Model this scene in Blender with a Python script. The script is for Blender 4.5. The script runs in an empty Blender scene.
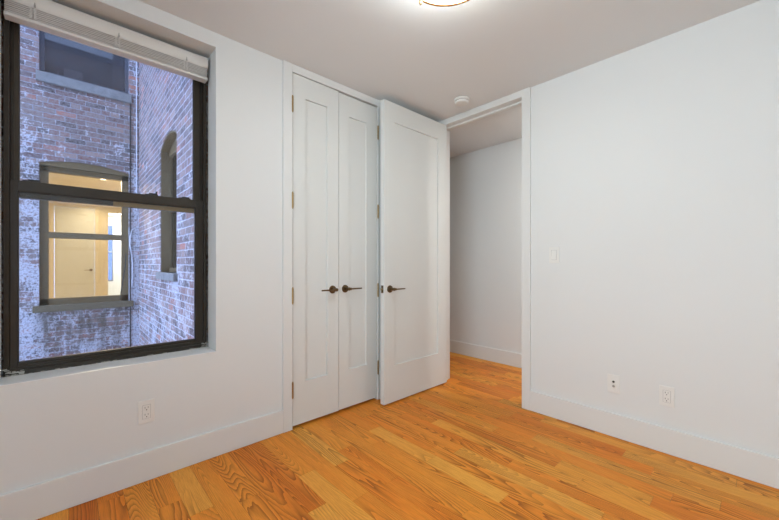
import bpy, bmesh, math, random
from mathutils import Vector, Matrix

scene = bpy.context.scene
col = scene.collection
PI = math.pi

# ------------------------------------------------------------------ camera
F_PX = 348.58
cam_d = bpy.data.cameras.new('camera')
cam_d.sensor_width = 36.0
cam_d.lens = F_PX / 779.0 * 36.0
cam_d.shift_y = 3.46 / 779.0
cam_d.clip_start = 0.02
cam = bpy.data.objects.new('camera', cam_d)
cam.location = (0, 0, 1.10)
cam.rotation_euler = (PI / 2, 0, 0.82369)
col.objects.link(cam)
scene.camera = cam

# ------------------------------------------------------------------ world, exposure
scene.view_settings.view_transform = 'Standard'
scene.view_settings.look = 'None'
scene.view_settings.gamma = 1.0
scene.view_settings.exposure = 1.22
world = bpy.data.worlds.new('sky')
scene.world = world
world.use_nodes = True
bg = world.node_tree.nodes['Background']
bg.inputs['Color'].default_value = (0.47, 0.61, 1.0, 1)
bg.inputs['Strength'].default_value = 2.1

LAMP_STRENGTH = 11.5
HALL_POWER = 7.9
FAR_POWER = 34.0

def fill_light(name, loc, rot, sx, sy, watts, color):
    ld = bpy.data.lights.new(name, 'AREA')
    ld.shape = 'RECTANGLE'; ld.size = sx; ld.size_y = sy
    ld.energy = watts; ld.color = color
    lo = bpy.data.objects.new(name, ld)
    lo.location = loc; lo.rotation_euler = rot
    col.objects.link(lo)
# daylight lamps added outside two made-up windows to even out the room
fill_light('fill_front', (0.0, -1.80, 1.47), (PI/2, 0, 0), 1.6, 1.7, 38.0, (0.90, 0.99, 1.0))
fill_light('fill_side', (1.50, -1.03, 1.47), (0, PI/2, 0), 1.7, 0.85, 9.0, (0.90, 0.99, 1.0))

# ------------------------------------------------------------------ node helpers
def new_mat(name):
    m = bpy.data.materials.new(name)
    m.use_nodes = True
    nt = m.node_tree
    return m, nt, nt.nodes['Principled BSDF']

def N(nt, typ, **kw):
    n = nt.nodes.new(typ)
    for k, v in kw.items():
        setattr(n, k, v)
    return n

def setin(n, **kw):
    for k, v in kw.items():
        n.inputs[k.replace('_', ' ')].default_value = v

def math_node(nt, op, a, b=None, c=None):
    n = N(nt, 'ShaderNodeMath', operation=op)
    for i, v in enumerate((a, b, c)):
        if v is None:
            continue
        if isinstance(v, (int, float)):
            n.inputs[i].default_value = v
        else:
            nt.links.new(v, n.inputs[i])
    return n.outputs[0]

def mix_col(nt, fac, a, b, blend='MIX'):
    n = N(nt, 'ShaderNodeMix', data_type='RGBA', blend_type=blend)
    for s, v in ((n.inputs[0], fac), (n.inputs[6], a), (n.inputs[7], b)):
        if isinstance(v, (int, float)):
            s.default_value = v
        elif isinstance(v, tuple):
            s.default_value = v if len(v) == 4 else v + (1,)
        else:
            nt.links.new(v, s)
    return n.outputs[2]

def ramp(nt, fac, stops):
    n = N(nt, 'ShaderNodeValToRGB')
    cr = n.color_ramp
    while len(cr.elements) < len(stops):
        cr.elements.new(0.5)
    for e, (p, c) in zip(cr.elements, stops):
        e.position = p
        e.color = c if len(c) == 4 else c + (1,)
    nt.links.new(fac, n.inputs[0])
    return n.outputs[0]

def simple(name, color, rough=0.5, metal=0.0, bump=0.0, bscale=60, spec=0.5, vary=0.0):
    m, nt, b = new_mat(name)
    b.inputs['Base Color'].default_value = color + (1,)
    b.inputs['Roughness'].default_value = rough
    b.inputs['Metallic'].default_value = metal
    b.inputs['Specular IOR Level'].default_value = spec
    tc = N(nt, 'ShaderNodeTexCoord')
    nz = N(nt, 'ShaderNodeTexNoise')
    nz.inputs['Scale'].default_value = bscale
    nz.inputs['Detail'].default_value = 4
    nt.links.new(tc.outputs['Object'], nz.inputs['Vector'])
    if bump:
        bp = N(nt, 'ShaderNodeBump')
        bp.inputs['Strength'].default_value = bump
        bp.inputs['Distance'].default_value = 0.002
        nt.links.new(nz.outputs[0], bp.inputs['Height'])
        nt.links.new(bp.outputs[0], b.inputs['Normal'])
    if vary:
        dk = tuple(c * (1 - vary) for c in color)
        nt.links.new(mix_col(nt, nz.outputs[0], dk, color), b.inputs['Base Color'])
    return m

M = {}
M['wall'] = simple('wall_paint', (0.757, 0.77, 0.762), 0.62, bump=0.12, bscale=220, spec=0.3)
M['ceiling'] = simple('ceiling_paint', (0.795, 0.82, 0.83), 0.8, bump=0.1, bscale=180, spec=0.2)
M['trim'] = simple('trim_paint', (0.752, 0.76, 0.745), 0.35, bump=0.03, bscale=90, spec=0.4)
M['sillpaint'] = simple('bright_sill_paint', (0.88, 0.89, 0.90), 0.3, spec=0.5)
M['door'] = simple('door_paint', (0.725, 0.738, 0.718), 0.38, bump=0.05, bscale=120, spec=0.4)
M['plastic'] = simple('white_plastic', (0.80, 0.80, 0.77), 0.3)
M['slot'] = simple('dark_slot', (0.03, 0.03, 0.03), 0.6)
M['bronze'] = simple('dark_bronze', (0.19, 0.13, 0.07), 0.30, metal=1.0, vary=0.3)
M['hinge'] = simple('antique_brass', (0.42, 0.29, 0.13), 0.38, metal=1.0, vary=0.2)
M['brass'] = simple('polished_brass', (0.75, 0.52, 0.26), 0.25, metal=1.0)
M['sash'] = simple('bronze_aluminium', (0.036, 0.028, 0.018), 0.45, vary=0.35, bscale=25)
M['sash_out'] = simple('weathered_bronze_aluminium', (0.065, 0.054, 0.038), 0.5, vary=0.3, bscale=25)
M['blind'] = simple('blind_vinyl', (0.76, 0.745, 0.71), 0.42, bump=0.05, bscale=80)
M['screw'] = simple('steel_screw', (0.45, 0.45, 0.43), 0.35, metal=1.0)
M['oldwood'] = simple('weathered_brown_frame', (0.20, 0.145, 0.058), 0.6, vary=0.4, bscale=30, bump=0.2)
M['greyframe'] = simple('painted_grey_frame', (0.22, 0.26, 0.33), 0.6, vary=0.25, bscale=30)
M['darkframe'] = simple('dark_grey_frame', (0.10, 0.11, 0.13), 0.6, vary=0.3, bscale=30)
M['stone'] = simple('weathered_stone', (0.34, 0.36, 0.35), 0.85, vary=0.55, bscale=14, bump=0.6)
M['mossy'] = simple('dark_stained_stone', (0.21, 0.175, 0.10), 0.9, vary=0.5, bscale=22, bump=0.6)
M['tan_strip'] = simple('warm_lit_primer', (0.42, 0.27, 0.09), 0.6)
M['cream'] = simple('warm_lit_paint', (0.78, 0.70, 0.52), 0.6)  # yellow of the far room's warm lamps put into the surface colour
M['shade_grey'] = simple('grey_roller_blind', (0.34, 0.35, 0.37), 0.8, vary=0.1, bscale=20)
M['shade_pale'] = simple('pale_grey_roller_blind', (0.50, 0.49, 0.47), 0.8, vary=0.1, bscale=20)
M['cable_black'] = simple('black_cable_rubber', (0.03, 0.03, 0.03), 0.6)
M['cable_white'] = simple('white_cable_vinyl', (0.75, 0.78, 0.82), 0.5)
M['dark'] = simple('shaded_interior_paint', (0.22, 0.22, 0.22), 0.8)  # darker than the real paint: shade of the closed closet put into the colour
M['caulk'] = simple('chipped_caulk', (0.62, 0.60, 0.55), 0.8, vary=0.4, bscale=80)

def glass_mat(name, tint, refl=1.0, haze=0.0):
    m, nt, b = new_mat(name)
    nt.nodes.remove(b)
    out = nt.nodes['Material Output']
    tr = N(nt, 'ShaderNodeBsdfTransparent')
    tr.inputs['Color'].default_value = tint + (1,)
    gl = N(nt, 'ShaderNodeBsdfGlossy')
    gl.inputs['Roughness'].default_value = 0.01
    gl.inputs['Color'].default_value = (refl, refl, refl, 1)
    fr = N(nt, 'ShaderNodeFresnel')
    fr.inputs['IOR'].default_value = 1.5
    mx = N(nt, 'ShaderNodeMixShader')
    nt.links.new(fr.outputs[0], mx.inputs[0])
    nt.links.new(tr.outputs[0], mx.inputs[1])
    nt.links.new(gl.outputs[0], mx.inputs[2])
    last = mx.outputs[0]
    if haze:
        df = N(nt, 'ShaderNodeBsdfDiffuse')
        df.inputs['Color'].default_value = (0.6, 0.62, 0.66, 1)
        m2 = N(nt, 'ShaderNodeMixShader')
        m2.inputs[0].default_value = haze
        nt.links.new(last, m2.inputs[1])
        nt.links.new(df.outputs[0], m2.inputs[2])
        last = m2.outputs[0]
    nt.links.new(last, out.inputs[0])
    return m
M['glass'] = glass_mat('window_glass', (0.93, 0.95, 0.97))
M['glass_tinted'] = glass_mat('tinted_hazed_glass', (0.45, 0.50, 0.58), haze=0.05)  # grey-blue tint with a little diffuse grey mixed in
M['glass_hazed'] = glass_mat('hazed_window_glass', (0.50, 0.52, 0.55), haze=0.08)  # same idea with slightly more diffuse grey, for the upper far window

def emit_mat(name, color, s):
    m, nt, b = new_mat(name)
    b.inputs['Base Color'].default_value = (0.8, 0.8, 0.8, 1)
    b.inputs['Emission Color'].default_value = color + (1,)
    b.inputs['Emission Strength'].default_value = s
    return m
M['diffuser'] = emit_mat('lit_opal_glass', (0.93, 1.0, 1.0), LAMP_STRENGTH)
M['downlight'] = emit_mat('lit_downlight_lens', (1.0, 0.80, 0.52), 14.0)
M['halllight'] = emit_mat('lit_hall_lens', (1.0, 0.96, 0.92), 10.0)

# ------------------------------------------------------------------ oak floor material
def oak():
    m, nt, b = new_mat('oak_strip_floor')
    at = N(nt, 'ShaderNodeAttribute', attribute_name='board')
    sp = N(nt, 'ShaderNodeSeparateColor')
    nt.links.new(at.outputs['Color'], sp.inputs[0])
    r1, r2, tone = sp.outputs[0], sp.outputs[1], sp.outputs[2]
    tc = N(nt, 'ShaderNodeTexCoord')
    sx = N(nt, 'ShaderNodeSeparateXYZ')
    nt.links.new(tc.outputs['Object'], sx.inputs[0])
    X = math_node(nt, 'MULTIPLY_ADD', r1, 37.0, sx.outputs[0])
    Y = math_node(nt, 'MULTIPLY_ADD', r2, 19.0, sx.outputs[1])
    def vec(ax, ay):
        c = N(nt, 'ShaderNodeCombineXYZ')
        nt.links.new(math_node(nt, 'MULTIPLY', X, ax), c.inputs[0])
        nt.links.new(math_node(nt, 'MULTIPLY', Y, ay), c.inputs[1])
        nt.links.new(r2, c.inputs[2])
        return c.outputs[0]
    def noise(ax, ay, det=3, rough=0.5):
        n = N(nt, 'ShaderNodeTexNoise')
        n.inputs['Scale'].default_value = 1.0
        n.inputs['Detail'].default_value = det
        n.inputs['Roughness'].default_value = rough
        nt.links.new(vec(ax, ay), n.inputs['Vector'])
        return n.outputs[0]
    big = noise(0.75, 8.5, 0.6)
    ripple = noise(7.0, 46.0, 2)
    ph = math_node(nt, 'MULTIPLY', big, math_node(nt, 'MULTIPLY_ADD', r2, 26.0, 18.0))
    ph = math_node(nt, 'MULTIPLY_ADD', ripple, 0.9, ph)
    saw = math_node(nt, 'FRACT', ph)
    ring = math_node(nt, 'POWER', saw, 2.2)        # growth ring: dark line fading out
    mask = noise(1.2, 5.0, 1)
    mask = math_node(nt, 'MINIMUM', math_node(nt, 'MAXIMUM', math_node(nt, 'MULTIPLY_ADD', mask, 3.6, -1.2), 0.14), 0.9)
    ring = math_node(nt, 'MULTIPLY', ring, mask)
    pores = noise(16.0, 380.0, 3, 0.6)
    pores = math_node(nt, 'MAXIMUM', math_node(nt, 'MULTIPLY_ADD', pores, 4.2, -1.85), 0.0)
    fine = noise(2.2, 120.0, 3, 0.6)
    blot = noise(2.0, 10.0, 2)
    base = ramp(nt, tone, [(0.0, (0.66, 0.150, 0.016)), (0.3, (0.92, 0.260, 0.026)),
                           (0.6, (0.95, 0.37, 0.048)), (1.0, (0.98, 0.53, 0.105))])
    hue = mix_col(nt, math_node(nt, 'MULTIPLY_ADD', r1, 0.25, 0.0), base, (0.90, 0.27, 0.033))
    c = mix_col(nt, math_node(nt, 'MULTIPLY', fine, 0.45), hue, (0.62, 0.17, 0.018), 'MIX')
    c = mix_col(nt, math_node(nt, 'MULTIPLY_ADD', blot, 0.9, -0.25), c, (0.90, 0.40, 0.060))
    c = mix_col(nt, math_node(nt, 'MULTIPLY', ring, 0.95), c, (0.24, 0.055, 0.006))
    c = mix_col(nt, math_node(nt, 'MULTIPLY', pores, 0.30), c, (0.34, 0.085, 0.010))
    kn = N(nt, 'ShaderNodeTexVoronoi')
    kn.inputs['Scale'].default_value = 1.0
    nt.links.new(vec(1.1, 5.0), kn.inputs['Vector'])
    kmask = math_node(nt, 'MAXIMUM', math_node(nt, 'MULTIPLY_ADD', kn.outputs['Distance'], -9.0, 0.8), 0.0)
    c = mix_col(nt, math_node(nt, 'MULTIPLY', kmask, 0.55), c, (0.13, 0.042, 0.012))
    nt.links.new(c, b.inputs['Base Color'])
    b.inputs['Roughness'].default_value = 0.4
    b.inputs['Specular IOR Level'].default_value = 0.14
    bp = N(nt, 'ShaderNodeBump')
    bp.inputs['Strength'].default_value = 0.08
    bp.inputs['Distance'].default_value = 0.001
    nt.links.new(math_node(nt, 'ADD', pores, ring), bp.inputs['Height'])
    bp.invert = True
    nt.links.new(bp.outputs[0], b.inputs['Normal'])
    return m
M['oak'] = oak()
M['gap'] = simple('dark_board_gap', (0.10, 0.04, 0.015), 0.8)

# ------------------------------------------------------------------ brick material
def brick(name, axis, dark, salt_z, salt_amt, mortar=(0.50, 0.52, 0.56)):
    m, nt, b = new_mat(name)
    tc = N(nt, 'ShaderNodeTexCoord')
    sx = N(nt, 'ShaderNodeSeparateXYZ')
    nt.links.new(tc.outputs['Object'], sx.inputs[0])
    wob = N(nt, 'ShaderNodeTexNoise')
    wob.inputs['Scale'].default_value = 7.0
    nt.links.new(tc.outputs['Object'], wob.inputs['Vector'])
    cb = N(nt, 'ShaderNodeCombineXYZ')
    nt.links.new(math_node(nt, 'MULTIPLY_ADD', wob.outputs[0], 0.02, sx.outputs[axis]), cb.inputs[0])
    nt.links.new(math_node(nt, 'MULTIPLY_ADD', wob.outputs[0], 0.012, sx.outputs[2]), cb.inputs[1])
    hf = N(nt, 'ShaderNodeTexNoise')
    hf.inputs['Scale'].default_value = 45.0
    hf.inputs['Detail'].default_value = 3
    nt.links.new(tc.outputs['Object'], hf.inputs['Vector'])
    jit = N(nt, 'ShaderNodeVectorMath', operation='MULTIPLY_ADD')
    nt.links.new(hf.outputs['Color'], jit.inputs[0])
    jit.inputs[1].default_value = (0.014, 0.014, 0.0)
    nt.links.new(cb.outputs[0], jit.inputs[2])
    def bricks(width, off):
        bt = N(nt, 'ShaderNodeTexBrick')
        bt.offset = off
        bt.squash = 1.0
        bt.inputs['Scale'].default_value = 1.0
        bt.inputs['Brick Width'].default_value = width
        bt.inputs['Row Height'].default_value = 0.0695
        bt.inputs['Mortar Size'].default_value = 0.0075
        bt.inputs['Mortar Smooth'].default_value = 0.55
        bt.inputs['Bias'].default_value = 0.0
        bt.inputs['Color1'].default_value = (0, 0, 0, 1)
        bt.inputs['Color2'].default_value = (1, 1, 1, 1)
        bt.inputs['Mortar'].default_value = (0.5, 0.5, 0.5, 1)
        nt.links.new(jit.outputs[0], bt.inputs['Vector'])
        return bt
    b1 = bricks(0.215, 0.43); b2 = bricks(0.108, 0.5)
    sj = N(nt, 'ShaderNodeSeparateXYZ')
    nt.links.new(jit.outputs[0], sj.inputs[0])
    row = math_node(nt, 'FLOOR', math_node(nt, 'DIVIDE', sj.outputs[1], 0.0695))
    head = math_node(nt, 'LESS_THAN', math_node(nt, 'FLOORED_MODULO', row, 6.0), 0.5)
    bcol = mix_col(nt, head, b1.outputs['Color'], b2.outputs['Color'])
    mfac = N(nt, 'ShaderNodeMix', data_type='FLOAT')
    nt.links.new(head, mfac.inputs[0]); nt.links.new(b1.outputs['Fac'], mfac.inputs[2]); nt.links.new(b2.outputs['Fac'], mfac.inputs[3])
    mort = mfac.outputs[0]
    d = dark
    stops = [(0.0, (0.07*d, 0.055*d, 0.055*d)), (0.22, (0.16*d, 0.095*d, 0.085*d)), (0.42, (0.30*d, 0.15*d, 0.115*d)),
             (0.6, (0.22*d, 0.16*d, 0.14*d)), (0.78, (0.40*d, 0.27*d, 0.22*d)), (0.9, (0.13*d, 0.11*d, 0.11*d)), (1.0, (0.55*d, 0.20*d, 0.12*d))]
    bc = ramp(nt, bcol, stops)
    n1 = N(nt, 'ShaderNodeTexNoise')
    n1.inputs['Scale'].default_value = 24.0
    n1.inputs['Detail'].default_value = 6
    n1.inputs['Roughness'].default_value = 0.65
    nt.links.new(tc.outputs['Object'], n1.inputs['Vector'])
    g1 = math_node(nt, 'MAXIMUM', math_node(nt, 'MULTIPLY_ADD', n1.outputs[0], 2.4, -0.85), 0.0)
    bc = mix_col(nt, math_node(nt, 'MINIMUM', g1, 0.8), bc, (0.34, 0.33, 0.33))
    mc = mix_col(nt, hf.outputs[0], tuple(c*0.45 for c in mortar), tuple(min(1, c*1.1) for c in mortar))
    bc = mix_col(nt, math_node(nt, 'MULTIPLY', mort, 0.85), bc, mc)
    # chalky salt and old whitewash
    def cln(src, k, o, lo, hi):
        return math_node(nt, 'MINIMUM', math_node(nt, 'MAXIMUM', math_node(nt, 'MULTIPLY_ADD', src, k, o), lo), hi)
    n2 = N(nt, 'ShaderNodeTexNoise')
    n2.inputs['Scale'].default_value = 3.2
    n2.inputs['Detail'].default_value = 4
    nt.links.new(tc.outputs['Object'], n2.inputs['Vector'])
    n3 = N(nt, 'ShaderNodeTexNoise')
    n3.inputs['Scale'].default_value = 22.0
    n3.inputs['Detail'].default_value = 6
    n3.inputs['Roughness'].default_value = 0.7
    nt.links.new(tc.outputs['Object'], n3.inputs['Vector'])
    zz = sx.outputs[2]
    h = cln(zz, -0.10, (salt_z+3.0)*0.10, -0.13, 0.06)
    if axis == 1:
        h = math_node(nt, 'ADD', h, cln(sx.outputs[1], 1.3, -1.3*0.64, 0.0, 0.09))
        h = math_node(nt, 'ADD', h, cln(sx.outputs[1], -0.8, -0.8*0.12, 0.0, 0.07))
    else:
        h = math_node(nt, 'ADD', h, cln(sx.outputs[0], -0.20, -0.20*5.0, 0.0, 0.10))
    v = math_node(nt, 'ADD', math_node(nt, 'MULTIPLY', n2.outputs[0], 0.8), math_node(nt, 'MULTIPLY', n3.outputs[0], 1.0))
    v = math_node(nt, 'ADD', v, h)
    v = math_node(nt, 'MULTIPLY_ADD', mort, 0.10, v)
    v = math_node(nt, 'MULTIPLY_ADD', v, 9.0, -8.45 + salt_amt)
    v = math_node(nt, 'MULTIPLY', math_node(nt, 'MINIMUM', math_node(nt, 'MAXIMUM', v, 0.0), 0.9), cln(hf.outputs[0], 5.0, -1.6, 0.25, 1.0))
    bc = mix_col(nt, v, bc, (0.68, 0.71, 0.77))
    if axis == 1:
        # dark drip stains under the lower sill
        band = math_node(nt, 'MULTIPLY', cln(sx.outputs[1], 8.0, 8.0*0.34, 0.0, 1.0), cln(sx.outputs[1], -8.0, 8.0*0.74, 0.0, 1.0))
        below = math_node(nt, 'MULTIPLY', cln(zz, -20.0, 20.0*3.47, 0.0, 1.0), cln(zz, 1.3, -1.3*2.55, 0.0, 1.0))
        st = N(nt, 'ShaderNodeTexNoise')
        st.inputs['Scale'].default_value = 1.0
        st.inputs['Detail'].default_value = 5
        sc_ = N(nt, 'ShaderNodeVectorMath', operation='MULTIPLY')
        nt.links.new(tc.outputs['Object'], sc_.inputs[0]); sc_.inputs[1].default_value = (9, 9, 2.2)
        nt.links.new(sc_.outputs[0], st.inputs['Vector'])
        sf = math_node(nt, 'MULTIPLY', math_node(nt, 'MULTIPLY', band, below), cln(st.outputs[0], 5.0, -1.9, 0.0, 1.0))
        bc = mix_col(nt, math_node(nt, 'MULTIPLY', sf, 0.85), bc, (0.10, 0.085, 0.055))
    nt.links.new(bc, b.inputs['Base Color'])
    b.inputs['Roughness'].default_value = 0.9
    b.inputs['Specular IOR Level'].default_value = 0.15
    bp = N(nt, 'ShaderNodeBump')
    bp.inputs['Strength'].default_value = 0.6
    bp.inputs['Distance'].default_value = 0.006
    nt.links.new(math_node(nt, 'MULTIPLY_ADD', n1.outputs[0], 0.4, math_node(nt, 'SUBTRACT', 1.0, mort)), bp.inputs['Height'])
    nt.links.new(bp.outputs[0], b.inputs['Normal'])
    return m
M['brick_far'] = brick('weathered_brick_opposite', 1, 1.0, 2.0, 0.0, mortar=(0.42, 0.46, 0.52))
M['brick_side'] = brick('weathered_brick_side', 0, 1.15, 1.6, -0.25, mortar=(0.62, 0.64, 0.70))

# ------------------------------------------------------------------ mesh builder
class MB:
    def __init__(self):
        self.v = []; self.f = []
    def add(self, vs, fs):
        o = len(self.v)
        self.v += [tuple(p) for p in vs]
        self.f += [tuple(i + o for i in f) for f in fs]
        return self
    def box(self, x0, x1, y0, y1, z0, z1):
        if x0 > x1: x0, x1 = x1, x0
        if y0 > y1: y0, y1 = y1, y0
        if z0 > z1: z0, z1 = z1, z0
        vs = [(x0,y0,z0),(x1,y0,z0),(x1,y1,z0),(x0,y1,z0),(x0,y0,z1),(x1,y0,z1),(x1,y1,z1),(x0,y1,z1)]
        return self.add(vs, [(0,3,2,1),(4,5,6,7),(0,1,5,4),(1,2,6,5),(2,3,7,6),(3,0,4,7)])
    def sweep(self, pts, radii, seg=16, caps=True):
        pts = [Vector(p) for p in pts]
        rings = []
        n0 = None
        for i, p in enumerate(pts):
            a = pts[max(i-1, 0)]; b = pts[min(i+1, len(pts)-1)]
            t = (b - a).normalized()
            if n0 is None:
                n0 = t.orthogonal().normalized()
            n0 = (n0 - t * n0.dot(t)).normalized()
            bn = t.cross(n0)
            r = radii[i] if isinstance(radii, (list, tuple)) else radii
            rings.append([p + n0 * (r*math.cos(2*PI*k/seg)) + bn * (r*math.sin(2*PI*k/seg)) for k in range(seg)])
        vs = [q for rg in rings for q in rg]
        fs = []
        for i in range(len(rings)-1):
            for k in range(seg):
                a = i*seg+k; b = i*seg+(k+1) % seg
                fs.append((a, b, b+seg, a+seg))
        if caps:
            fs.append(tuple(reversed(range(seg))))
            fs.append(tuple((len(rings)-1)*seg + k for k in range(seg)))
        return self.add(vs, fs)
    def lathe(self, prof, center, seg=48, axis='z'):
        """prof: (r, h) pairs; h runs along +axis from center"""
        cx, cy, cz = center
        vs = []
        for r, h in prof:
            for k in range(seg):
                a = 2*PI*k/seg
                c, s = r*math.cos(a), r*math.sin(a)
                if axis == 'z': vs.append((cx+c, cy+s, cz+h))
                elif axis == 'x': vs.append((cx+h, cy+c, cz+s))
                else: vs.append((cx+s, cy+h, cz+c))
        fs = []
        for i in range(len(prof)-1):
            for k in range(seg):
                a = i*seg+k; b = i*seg+(k+1) % seg
                fs.append((a, b, b+seg, a+seg))
        fs.append(tuple(reversed(range(seg))))
        fs.append(tuple((len(prof)-1)*seg + k for k in range(seg)))
        return self.add(vs, fs)
    def prism(self, poly, axis, a0, a1):
        """poly: list of 2-D points; axis 'x': (y,z) poly, 'y': (x,z), 'z': (x,y)"""
        def P(p, a):
            return {'x': (a, p[0], p[1]), 'y': (p[0], a, p[1]), 'z': (p[0], p[1], a)}[axis]
        n = len(poly)
        vs = [P(p, a0) for p in poly] + [P(p, a1) for p in poly]
        fs = [tuple(reversed(range(n))), tuple(range(n, 2*n))]
        for i in range(n):
            j = (i+1) % n
            fs.append((i, j, n+j, n+i))
        return self.add(vs, fs)
    def build(self, name, mat, parent=None, bevel=0.0, smooth=False, loc=None):
        me = bpy.data.meshes.new(name)
        vs = self.v
        off = Vector((0, 0, 0))
        if parent is not None:
            off = parent.matrix_world.translation.copy() if parent.type == 'EMPTY' else Vector(parent['_o'])
        if loc is None and parent is None:
            lo = [min(v[i] for v in vs) for i in range(3)]; hi = [max(v[i] for v in vs) for i in range(3)]
            loc = ((lo[0]+hi[0])/2, (lo[1]+hi[1])/2, lo[2])
        if parent is None:
            off = Vector(loc)
        me.from_pydata([tuple(Vector(v) - off) for v in vs], [], self.f)
        me.validate()
        bm = bmesh.new(); bm.from_mesh(me)
        bmesh.ops.recalc_face_normals(bm, faces=bm.faces)
        bm.to_mesh(me); bm.free()
        me.materials.append(mat)
        o = bpy.data.objects.new(name, me)
        col.objects.link(o)
        if parent is not None:
            o.parent = parent
        else:
            o.location = off
        o['_o'] = tuple(off)
        if smooth:
            for p in me.polygons: p.use_smooth = True
            md = o.modifiers.new('split', 'EDGE_SPLIT'); md.split_angle = math.radians(40)
        if bevel:
            b = o.modifiers.new('bevel', 'BEVEL'); b.width = bevel; b.segments = 2; b.limit_method = 'ANGLE'
        return o

def tag(o, label=None, cat=None, group=None, kind=None):
    for k, v in (('label', label), ('category', cat), ('group', group), ('kind', kind)):
        if v: o[k] = v
    return o

def thing(name, loc, label, cat, group=None, kind=None):
    o = bpy.data.objects.new(name, None)
    o.location = loc
    o.empty_display_size = 0.05
    col.objects.link(o)
    o.matrix_world = Matrix.Translation(loc)
    return tag(o, label, cat, group, kind)

def bevel_box(a, b, c, d, e, f): return MB().box(a, b, c, d, e, f)

# ------------------------------------------------------------------ dimensions
XL = -2.139      # left wall plane
YB = 2.555       # back wall plane (doorway, outlets)
XR = 1.25; YF = -1.55
H = 2.42
WT = 0.13
WIN = (-0.212, 0.627, 0.595, 2.338)      # y0 y1 z0 z1 recess
CL = (1.094, 1.842, 2.367)              # closet y0 y1 head
DO = (-2.05, -1.262, 2.367)             # doorway x0 x1 head
HALL_Y = 3.51

def wall_cols(mb, axis, a_lo, a_hi, z_lo, z_hi, t0, t1, openings):
    """wall slab along axis ('x' or 'y') with openings (a0,a1,z0,z1,rise); t0..t1 its thickness"""
    cuts = {a_lo, a_hi}
    for o in openings:
        n = 14 if o[4] else 1
        for k in range(n+1): cuts.add(round(o[0] + (o[1]-o[0])*k/n, 6))
    cuts = sorted(cuts)
    def top(o, a):
        if not o[4]: return o[3]
        u = (a - (o[0]+o[1])/2) / ((o[1]-o[0])/2)
        return o[3] + o[4]*(1-u*u)
    pax = 'x' if axis == 'y' else 'y'
    for a, b in zip(cuts[:-1], cuts[1:]):
        mid = (a+b)/2
        here = sorted([o for o in openings if o[0] < mid < o[1]], key=lambda o: o[2])
        la = lb = z_lo
        for o in here:
            if o[2] > la + 1e-6:
                mb.prism([(a, la), (b, lb), (b, o[2]), (a, o[2])], pax, t0, t1)
            la, lb = top(o, a), top(o, b)
        if z_hi > max(la, lb) + 1e-6:
            mb.prism([(a, la), (b, lb), (b, z_hi), (a, z_hi)], pax, t0, t1)

# ================================================================== SETTING
# --- floor: real boards, running along X, over a dark slab
BW = 0.0965; BY0 = 1.937
def build_floor():
    rng = random.Random(11)
    x_lo, x_hi = -3.7, 1.9
    y_lo, y_hi = YF - 0.1, HALL_Y + 0.05
    verts = []; faces = []; data = []
    r0 = int(math.floor((y_lo - BY0) / BW)); r1 = int(math.ceil((y_hi - BY0) / BW))
    g = 0.0005
    for r in range(r0, r1):
        ya = max(BY0 + r*BW, y_lo); yb = min(BY0 + (r+1)*BW, y_hi)
        if yb - ya < 0.01: continue
        row = ROWS.get(r)
        segs = []
        if row:
            x = x_lo
            for xe, tone in row:
                segs.append((x, xe, tone)); x = xe
            while x < x_hi:
                xe = min(x + rng.uniform(0.35, 1.1), x_hi)
                segs.append((x, xe, rng.random())); x = xe
        else:
            x = x_lo - rng.uniform(0, 0.6)
            while x < x_hi:
                xe = x + rng.choice((rng.uniform(0.3, 0.7), rng.uniform(0.5, 1.2)))
                a, b = max(x, x_lo), min(xe, x_hi)
                if b - a > 0.02:
                    segs.append((a, b, rng.random()))
                x = xe
        for a, b, tone in segs:
            o = len(verts)
            verts += [(a+g, ya+g, 0), (b-g, ya+g, 0), (b-g, yb-g, 0), (a+g, yb-g, 0),
                      (a+g, ya+g, -0.006), (b-g, ya+g, -0.006), (b-g, yb-g, -0.006), (a+g, yb-g, -0.006)]
            faces += [(o, o+1, o+2, o+3), (o, o+4, o+5, o+1), (o+1, o+5, o+6, o+2), (o+2, o+6, o+7, o+3), (o+3, o+7, o+4, o)]
            data += [(rng.random(), rng.random(), tone)] * 5
    nb = len(faces)
    o = len(verts)
    slab = MB().box(x_lo, x_hi, y_lo, y_hi, -0.10, -0.002)
    verts += slab.v
    faces += [tuple(i+o for i in f) for f in slab.f]
    me = bpy.data.meshes.new('floor')
    me.from_pydata(verts, [], faces)
    me.materials.append(M['oak']); me.materials.append(M['gap'])
    ca = me.color_attributes.new('board', 'FLOAT_COLOR', 'CORNER')
    for p in me.polygons:
        if p.index < nb:
            c = data[p.index]
            for li in p.loop_indices: ca.data[li].color = (c[0], c[1], c[2], 1)
        else:
            p.material_index = 1
    fo = bpy.data.objects.new('floor', me)
    col.objects.link(fo)
    return tag(fo, 'orange oak strip flooring running through the room into the hall', 'floor', kind='structure')
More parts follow.
